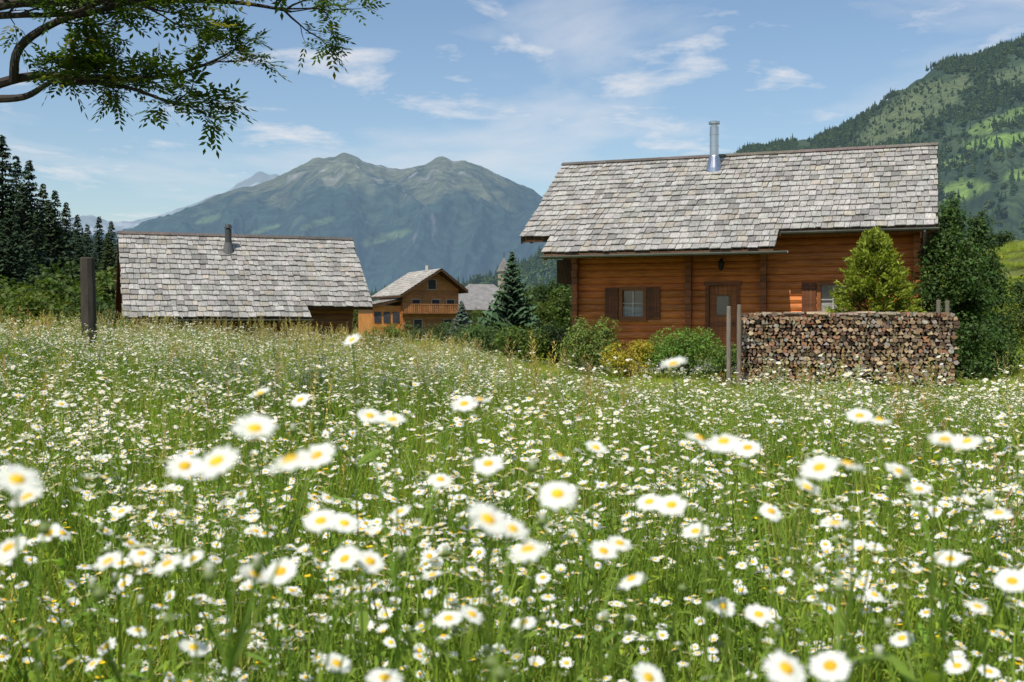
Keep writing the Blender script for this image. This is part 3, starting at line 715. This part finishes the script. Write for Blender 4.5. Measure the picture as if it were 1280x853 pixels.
def twig(p,d,L,depth,r):
    n=5;pts=[p];dd=d.normalized()
    for i in range(n):
        dd=(dd+Vector((U(-.28,.28),U(-.28,.28),U(-.18,.24)))).normalized();pts.append(pts[-1]+dd*L/n)
    b.tube(pts,[r*(1-.75*i/n) for i in range(n+1)],5,BK,1,cap=False)
    if depth>0:
        for i in range(2,n+1):
            if R()<.85:
                s_=Vector((U(-1,1),U(-1,1),U(-.5,.8))).normalized();twig(pts[i],dd*.8+s_*.8,L*U(.4,.6),depth-1,r*.5)
    else:
        for i in range(2,n+1):
            for k in range(random.choice([1,1,2])):
                s_=Vector((U(-1,1),U(-1,1),U(-.5,.7)));pinnate(pts[i],dd*.6+s_,U(.11,.19))
        for k in range(3): pinnate(pts[-1],dd+Vector((U(-.8,.8),U(-.8,.8),U(-.5,.5))),U(.13,.2))
limbs=[
 ([(-420,190,.6),(-250,150,.4),(-100,128,.2),(-20,126,.0),(40,126,-.1),(80,112,-.2),(118,110,-.3)],.062,.93,1,.16),
 ([(-60,126,.1),(5,105,0),(50,92,.1),(110,92,.2),(170,84,.4),(225,66,.5),(262,50,.5)],.04,.3,7,.30),
 ([(20,104,0),(35,66,-.1),(90,38,-.2),(160,26,-.3),(230,16,-.4),(300,22,-.4),(348,18,-.5)],.035,.25,14,.38),
 ([(50,94,.0),(100,112,-.2),(150,116,-.3),(195,128,-.4),(240,144,-.4),(272,146,-.5)],.022,.35,6,.22),
 ([(-200,100,.3),(-80,40,.2),(0,10,0),(80,0,.1),(170,-12,.3),(280,-14,.4),(352,-2,.4)],.055,.35,15,.42),
 ([(-150,80,.0),(-60,60,-.3),(10,50,-.5),(70,50,-.6),(130,48,-.6),(200,40,-.8),(250,60,-.8)],.032,.3,11,.33),
 ([(-300,60,0),(-180,-60,-.3),(-60,-120,-.2),(80,-130,0),(200,-120,.3)],.06,.3,7,.5),
 ([(-300,0,0.4),(-320,-200,.6),(-250,-380,.8),(-100,-480,1)],.08,.35,5,.6),
 ([(-420,60,0),(-600,-80,.3),(-800,-160,.8)],.08,.4,5,.6),
 ([(-420,-60,0),(-450,-280,.5),(-600,-500,.2)],.08,.4,5,.6)]
for pts,r0,st,nt_w,tl in limbs:
    P=[PW(*q) for q in pts]
    if pts[0][0]<=-290: P=[Vector((-6.55,8.55,max(1.8,P[0].z-.6)))]+P
    Q=smoothline(P,5);n=len(Q);b.tube(Q,[r0*(1-.88*i/(n-1))+.002 for i in range(n)],8,BK,1,cap=False)
    for k in range(nt_w+2 if nt_w else 0):
        i=int(n*U(st,.97));dirn=(Q[min(i+1,n-1)]-Q[max(i-1,0)]).normalized()
        s_=Vector((U(-.4,.4),U(-1,1),U(-.45,.9)));twig(Q[i],dirn*.9+s_*.8,tl*U(.8,1.2),1,.010)
    if nt_w>0: twig(Q[-1],(Q[-1]-Q[-3]),tl*.8,1,.006)
b.quads(np.array([[tuple(v) for v in q] for q in leafV]),np.array(leafC),0)
b.obj('ash_tree',[leafmat('ash_leaf',tr=.42,rough=.4,rnd=0,warm=(1,1,1)),M_bark])
# ================================================================ MEADOW PLANTS
GR=(.31,.39,.055)
def blade(b,x,y,H,w,lean,az,col,seg=3,z0=0,mi=0):
    ca,sa=math.cos(az),math.sin(az);pa=az+U(1.2,1.9);px_,py_=math.cos(pa),math.sin(pa);vs=[]
    for i in range(seg+1):
        t=i/seg;o=lean*t*t;ww=w*(1-t**1.5)*.5+.0004;zz=z0+H*(t-.18*t*t*lean/max(H,.01))
        vs.append((x+ca*o-px_*ww,y+sa*o-py_*ww,zz));vs.append((x+ca*o+px_*ww,y+sa*o+py_*ww,zz))
    b.add(vs,[(2*i,2*i+1,2*i+3,2*i+2) for i in range(seg)],col,mi)
cg=newcoll('grass_kinds')
for k in range(8):
    b=B()
    for i in range(34):
        cx,cy=U(-.42,.42),U(-.42,.42);hc=U(.65,1.05);cc_=vary(random.choice([GR,GR,(.22,.33,.04),(.37,.40,.07)]),.18,.06)
        for j in range(13):
            H=U(.32,.74)*hc;c=vary(cc_ if R()<.85 else (.46,.42,.16),.2,.06)
            blade(b,cx+U(-.07,.07),cy+U(-.07,.07),H,U(.004,.0085),U(.03,.30),U(0,6.28),c)
    b.obj('grass_%d'%k,[M_grass],coll=cg)
cseed=newcoll('seed_grass_kinds')
for k in range(4):
    b=B()
    for i in range(5):
        x,y=U(-.15,.15),U(-.15,.15);H=U(.8,1.12);az=U(0,6.28);ln=U(.03,.18)
        pts=[(x+math.cos(az)*ln*t*t,y+math.sin(az)*ln*t*t,H*t) for t in(0,.35,.7,1)]
        b.tube(pts,[.0018,.0016,.0012,.0008],3,vary((.38,.38,.12),.2),cap=False)
        for q in range(26):
            t=.8+.2*q/26;p=Vector((x+math.cos(az)*ln*t*t,y+math.sin(az)*ln*t*t,H*t));a=U(0,6.28);l=(.02+.02*(1-abs(q/13-1)))*(1.4 if k%2 else .6)
            d=Vector((math.cos(a),math.sin(a),U(.3,1.2))).normalized()*l;s_=Vector((-math.sin(a),math.cos(a),0))*.003
            col=vary((.50,.42,.20) if k<3 else (.42,.28,.15),.25)
            b.add([tuple(p),tuple(p+d*.5+s_),tuple(p+d),tuple(p+d*.5-s_)],[(0,1,2,3)],col)
    b.obj('seed_%d'%k,[M_grass],coll=cseed)
WH=(.82,.82,.81);YE=(.75,.45,.01);SG=(.24,.36,.05)
def head(b,p,nr,r,n=24,closed=0.):
    nr=nr.normalized();a=nr.orthogonal().normalized();c=nr.cross(a);p=Vector(p);dr=U(-.15,.12)+closed
    for k in range(n):
        t=6.283*k/n+U(-.05,.05);d=a*math.cos(t)+c*math.sin(t);s_=(c*math.cos(t)-a*math.sin(t))
        rr=r*U(.86,1.06);q0=p+d*r*.3;q1=p+d*rr*.75+nr*r*(dr*.7+U(-.06,.06));q2=p+d*rr+nr*r*(dr+U(-.12,.1));w0=r*.05;w1=r*.11;w2=r*.06
        b.add([tuple(v) for v in(q0-s_*w0,q0+s_*w0,q1+s_*w1,q2+s_*w2,q2-s_*w2,q1-s_*w1)],[(0,1,2,5),(5,2,3,4)],WH if R()<.9 else (.75,.72,.76),1)
    m=8;vs=[tuple(p+nr*r*.17)]
    for ring,(rr,hh) in enumerate(((.20,.14),(.34,.04),(.36,-.03))):
        for k in range(m): t=6.283*k/m;vs.append(tuple(p+(a*math.cos(t)+c*math.sin(t))*r*rr+nr*r*hh))
    fs=[(0,1+k,1+(k+1)%m) for k in range(m)]
    for rg in range(2): fs+=[(1+rg*m+k,1+(rg+1)*m+k,1+(rg+1)*m+(k+1)%m,1+rg*m+(k+1)%m) for k in range(m)]
    b.add(vs,fs,vary(YE,.12),2)
    vs=[tuple(p+(a*math.cos(6.283*k/8)+c*math.sin(6.283*k/8))*r*.42-nr*r*.03) for k in range(8)]+[tuple(p-nr*r*.45)]
    b.add(vs,[(k,(k+1)%8,8) for k in range(8)],(.25,.34,.09),0)
def bud(b,p,r):
    p=Vector(p);b.tube([p-Vector((0,0,r)),p,p+Vector((0,0,r*.8))],[r*.4,r,r*.5],6,(.30,.38,.13),0)
    if R()<.6: b.tube([p+Vector((0,0,r*.6)),p+Vector((0,0,r*1.5))],[r*.6,r*.75],6,(.75,.75,.7),1)
def leafl(b,p,az,L,el=.5,w=.16,col=SG):
    p=Vector(p);d=Vector((math.cos(az),math.sin(az),el)).normalized();s_=Vector((-math.sin(az),math.cos(az),U(-.2,.2)));col=vary(col,.2)
    q=[p,p+d*L*.35,p+d*L*.7+Vector((0,0,-.06*L)),p+d*L+Vector((0,0,-.22*L))];ww=[.03,w,w*.8,.01]
    vs=[]
    for a_,w_ in zip(q,ww): vs+= [tuple(a_-s_*L*w_*.5),tuple(a_+s_*L*w_*.5)]
    b.add(vs,[(0,1,3,2),(2,3,5,4),(4,5,7,6)],col,0)
def stem(b,p0,p1,r0,r1,bend=.03,n=5):
    p0=Vector(p0);p1=Vector(p1);o=Vector((U(-1,1),U(-1,1),0))*bend
    pts=[p0.lerp(p1,i/n)+o*math.sin(math.pi*i/n) for i in range(n+1)]
    b.tube(pts,[r0+(r1-r0)*i/n for i in range(n+1)],3,vary(SG,.15),0,cap=False);return pts
cd=newcoll('daisy_kinds')
for k in range(9):
    b=B()
    for pl in range(2):
        ox,oy=(U(-.12,.12),U(-.12,.12));H=U(.66,.95);O=Vector((ox,oy,0));top=O+Vector((U(-.05,.05),U(-.05,.05),H*.72));stem(b,O,top,.0030,.0018,n=5)
        for i in range(13):
            f=U(.08,1);leafl(b,O.lerp(top,f),U(0,6.28),U(.05,.10)*(1.2-.5*f),U(.2,1.0),w=.2)
        nb=random.choice([4,5,6,7])
        for i in range(nb):
            f=U(.75,1);s0=O.lerp(top,f);a=6.283*i/nb+U(-.4,.4);sp_=U(.03,.12)
            e=Vector((top.x+math.cos(a)*sp_,top.y+math.sin(a)*sp_,H*U(.86,1.0)));stem(b,s0,e,.0015,.0011,.01,3)
            leafl(b,s0.lerp(e,.4),U(0,6.28),.035,.7)
            for j in range(random.choice([1,2,3,4])):
                a2=U(0,6.28);e2=e+Vector((math.cos(a2)*U(.01,.04),math.sin(a2)*U(.01,.04),U(.01,.05)));stem(b,e,e2,.0009,.0007,.003,2)
                nr=Vector((U(-.6,.6),U(-.65,.4),1))
                if R()<.82: head(b,e2,nr,U(.0095,.0128),20,closed=(.5 if R()<.15 else 0))
                else: bud(b,e2,.004)
    b.obj('daisy_%d'%k,[M_grass,M_petal,M_yellow],coll=cd)
chb=newcoll('herb_kinds')
for k in range(4):
    b=B();H=U(.4,.7)
    for s_ in range(5):
        O=Vector((U(-.15,.15),U(-.15,.15),0));top=O+Vector((U(-.12,.12),U(-.12,.12),H*U(.7,1)));stem(b,O,top,.002,.001)
        for i in range(16): leafl(b,O.lerp(top,U(.1,1)),U(0,6.28),U(.04,.09),U(0,.8),w=.26,col=random.choice([(.20,.34,.045),(.29,.41,.055)]))
        if k==0:
            for q in range(5):
                a=q*1.257;c=Vector((math.cos(a),math.sin(a),.3))*.009;s2_=Vector((-math.sin(a),math.cos(a),0))*.006
                b.add([tuple(top),tuple(top+c*.6+s2_),tuple(top+c),tuple(top+c*.6-s2_)],[(0,1,2,3)],(.75,.50,.01),2)
        if k==1 and s_<2:
            for q in range(26):
                a=U(0,6.28);r=.026*math.sqrt(R());p=top+Vector((math.cos(a)*r,math.sin(a)*r,.008));stem(b,top-Vector((0,0,.03)),p,.0006,.0005,0,1);b.tube([p,p+Vector((0,0,.002))],[.0035,.004],5,(.8,.8,.76),1)
    b.obj('herb_%d'%k,[M_grass,M_petal,M_yellow],coll=chb)
def field(dens,Dmin,Dmax,mar=1.6,k=.56):
    n=int(dens*(2*mar*(Dmax-Dmin)+k*(Dmax**2-Dmin**2)))
    y=Dmin+np.random.rand(n*4+20)*(Dmax-Dmin)
    w=(mar+k*y);acc=np.random.rand(len(y))<w/(mar+k*Dmax);y=y[acc];w=w[acc];x=(np.random.rand(len(y))*2-1)*w
    return x[:n],y[:n]
def occupied(x,y):
    c,s=math.cos(th),math.sin(th);dx=x-.28;dy=y-32;u=dx*c-dy*s;v=dx*s+dy*c
    m1=(u>.9)&(u<11.2)&(v>-.3)&(v<7.4)
    a=math.radians(22);dx=x+11.75;dy=y-33;u=dx*math.cos(a)+dy*math.sin(a);v=-dx*math.sin(a)+dy*math.cos(a)
    m2=(u>.3)&(u<7.6)&(v>.7)&(v<6.0)
    m3=(x>wx0-.3)&(x<wx1+.3)&(y>24.7)&(y<27)
    return m1|m2|m3
def put(name,coll,nk,parts,tall=1.,sm=(.8,1.2),extra=None,tilt=.12,hfun=None,near=.75,gw=.03):
    X=np.concatenate([p[0] for p in parts]);Y=np.concatenate([p[1] for p in parts])
    ok=~occupied(X,Y)&((np.hypot(X,Y)>near))
    if extra is not None: ok&=extra(X,Y)
    X=X[ok];Y=Y[ok];n=len(X);Z=gh(X,Y);s=sm[0]+(sm[1]-sm[0])*np.random.rand(n)
    hh=s*tall*(hfun(X,Y) if hfun else 1);wd=s*(1+gw*np.clip(Y-6,0,30))
    rot=np.stack([np.random.normal(size=n)*tilt,np.random.normal(size=n)*tilt,6.28*np.random.rand(n)],1)
    scatter(name,coll,np.stack([X,Y,Z],1),rot,np.stack([wd,wd,hh],1),np.random.randint(0,nk,n));print(name,n)
def hf(x,y):
    # mown strip in front of the cabin and woodpile, tall uncut meadow elsewhere
    q=x/np.maximum(y,1)
    r=S(-.06,.05,q)*S(12.5,15,y)
    return (1-.74*np.clip(r,0,1))*(1+.18*(1-S(-5,-1,x))*S(10,18,y))
patch=lambda x,y:(fbm(x*.55+9,y*.55,3,40)+np.random.rand(len(x))*.35)>.53
put('meadow_grass',cg,8,[field(3.0,.3,6),field(2.2,6,14),field(1.1,14,31,mar=3),field(.4,31,60,mar=3)],sm=(.8,1.1),hfun=hf,tilt=.03,gw=.02,near=.9)
put('tall_seed_grass',cseed,4,[field(1.4,1.8,10),field(1.2,10,18),field(2.2,18,31)],sm=(.8,1.12),hfun=hf,tilt=.05,extra=lambda x,y:(x/y<-.02)|(y<13))
nofar=lambda x,y:patch(x,y)&(hf(x,y)>.6)
nosel=lambda x,y:(np.hypot(x,y)>1.0)&((y<3)|nofar(x,y))
put('daisy_meadow',cd,9,[field(9,.9,3),field(27,1.5,6),field(18,6,14),field(12,14,26)],sm=(.82,1.12),hfun=lambda x,y:np.clip(hf(x,y),.8,1.15),tilt=.07,extra=nosel,near=.95,gw=.012)
put('meadow_herbs',chb,4,[field(15,1.1,6),field(6,6,16),field(2.5,16,28)],sm=(.7,1.2),hfun=hf,tilt=.08,near=1.25)
n=1100;X=14+np.random.rand(n)*26;Y=24+np.random.rand(n)*44
put('bank_grass',cg,8,[(X,Y)],sm=(.5,.9),tilt=.03,hfun=lambda x,y:.75)
b=B()
near=[(270,577,62),(362,575,62),(318,536,58),(395,570,50),(230,583,46),(610,650,58),(640,662,50),(660,688,56),(697,618,50),(842,455,36),(207,706,44),(133,703,42),(175,693,34),(240,700,34),(318,720,48),(350,716,44),(400,652,44),(430,655,40),(430,700,42),(462,703,40),(580,505,34),(600,500,30),(905,552,48),(875,548,40),(935,560,36),(1025,585,52),(1060,580,44),(1045,655,40),(1190,700,38),(1250,642,36),(1268,728,44),(985,838,60),(1040,835,55),(950,770,38),(20,600,60),(32,622,46),(8,686,46),(60,668,32),(790,725,38),(655,780,34),(560,775,38),(590,770,34),(420,832,40),(755,690,38),(775,680,34),(490,525,36),(462,520,34),(440,425,26),(840,632,40),(812,628,36),(870,665,34),(1182,550,44),(1210,552,38),(1100,525,34),(1075,520,34),(610,580,40),(550,600,34),(325,492,30),(745,560,30),(700,570,28),(812,850,44),(480,850,46),(1130,800,32),(1095,745,28),(1125,590,36),(1150,612,32),(1010,610,38),(965,640,30),(1225,760,32),(905,760,34),(540,720,30),(240,812,40),(170,790,30),(500,640,30),(1200,835,34),(1240,842,30),(375,500,26),(150,640,28)]
plants={}
for px,py,dm in near:
    D=.0235*F/dm*U(.96,1.04);x,y,z=W(px,py,D);key=None
    for kk in plants:
        if abs(kk[0]-x)<.05 and abs(kk[1]-y)<.12: key=kk
    if key is None: key=(x,y);plants[key]=[]
    plants[key].append((x,y,z))
for (x,y),hs in plants.items():
    bx,by=x+U(-.06,.06),y+U(.0,.15);g=float(gh(bx,by));zt=min(h[2] for h in hs)-U(.07,.12);top=Vector((x,y+.02,zt))
    stem(b,(bx,by,g),top,.0026,.0016,.02,7)
    for i in range(12): f=U(.35,1);leafl(b,Vector((bx,by,g)).lerp(top,f),U(0,6.28),U(.035,.07),U(.3,1),w=.2)
    for h in hs:
        stem(b,top,h,.0011,.0009,.006,4);head(b,h,Vector((U(-.5,.5),U(-.75,-.05),1)),.0115,34)
    for q in range(2):
        e=top+Vector((U(-.04,.04),U(-.02,.06),U(.02,.07)));stem(b,top,e,.001,.0008,.004,3);bud(b,e,.004)
b.obj('daisy_flowers',[M_grass,M_petal,M_yellow])
# ================================================================ LIGHT, SKY, CAMERA
sx,sy,se=-.50,-.86,math.radians(57)
az=math.atan2(sx,sy);d=Vector((math.sin(az)*math.cos(se),math.cos(az)*math.cos(se),math.sin(se)))
sl_=bpy.data.lights.new('sun','SUN');sl_.energy=5.0;sl_.angle=math.radians(.53);sl_.color=(1,.95,.86)
so=bpy.data.objects.new('sun',sl_);scene.collection.objects.link(so);so.rotation_euler=d.to_track_quat('Z','Y').to_euler();so.location=(0,0,50)
w=bpy.data.worlds.new('World');scene.world=w;w.use_nodes=True;nt=w.node_tree
bgn=nt.nodes['Background'];bgn.inputs[1].default_value=.125
sk=N(nt,'ShaderNodeTexSky',sky_type='NISHITA');sk.sun_disc=False;sk.sun_elevation=se;sk.sun_rotation=az%(2*math.pi);sk.air_density=1.3;sk.dust_density=1.3;sk.ozone_density=3.2;sk.altitude=900
tc=N(nt,'ShaderNodeTexCoord');sp=N(nt,'ShaderNodeSeparateXYZ');nt.links.new(tc.outputs['Generated'],sp.inputs[0])
def math_(op,a,b_=None):
    m_=N(nt,'ShaderNodeMath',operation=op)
    for i,v in enumerate((a,b_)):
        if v is None: continue
        if isinstance(v,(int,float)): m_.inputs[i].default_value=v
        else: nt.links.new(v,m_.inputs[i])
    return m_.outputs[0]
zz=math_('ADD',math_('MAXIMUM',sp.outputs[2],0),.12)
cb_=N(nt,'ShaderNodeCombineXYZ');nt.links.new(math_('DIVIDE',sp.outputs[0],zz),cb_.inputs[0]);nt.links.new(math_('DIVIDE',sp.outputs[1],zz),cb_.inputs[1])
def nz(scale,det,off,dist=0,rough=.55):
    mp=N(nt,'ShaderNodeMapping');mp.inputs['Location'].default_value=off;nt.links.new(cb_.outputs[0],mp.inputs[0])
    n_=N(nt,'ShaderNodeTexNoise');n_.inputs['Scale'].default_value=scale;n_.inputs['Detail'].default_value=det;n_.inputs['Distortion'].default_value=dist;n_.inputs['Roughness'].default_value=rough
    nt.links.new(mp.outputs[0],n_.inputs['Vector']);return n_.outputs['Fac']
c1=ramp(nt,nz(1.1,8,(3.1,.4,0),.3),[(.50,0.),(.72,.65)])
c2=ramp(nt,nz(2.6,8,(1.3,7.4,0),.2,.6),[(.55,0.),(.68,.8)])
cc=math_('MAXIMUM',c1,c2)
mix=colmix(nt,sk.outputs[0],(6.3,6.4,6.7),cc,'MIX')
nt.links.new(mix,bgn.inputs[0])
cam=bpy.data.cameras.new('camera');co=bpy.data.objects.new('camera',cam);scene.collection.objects.link(co);scene.camera=co
cam.sensor_width=36;cam.lens=36*F/1280;co.location=(0,0,CH);co.rotation_euler=(math.radians(90)-math.atan(26.5/F),0,0)
cam.clip_start=.05;cam.clip_end=30000;cam.dof.use_dof=True;cam.dof.focus_distance=7.5;cam.dof.aperture_fstop=10
scene.view_settings.view_transform='Standard';scene.view_settings.look='None';scene.view_settings.exposure=0;scene.view_settings.gamma=1
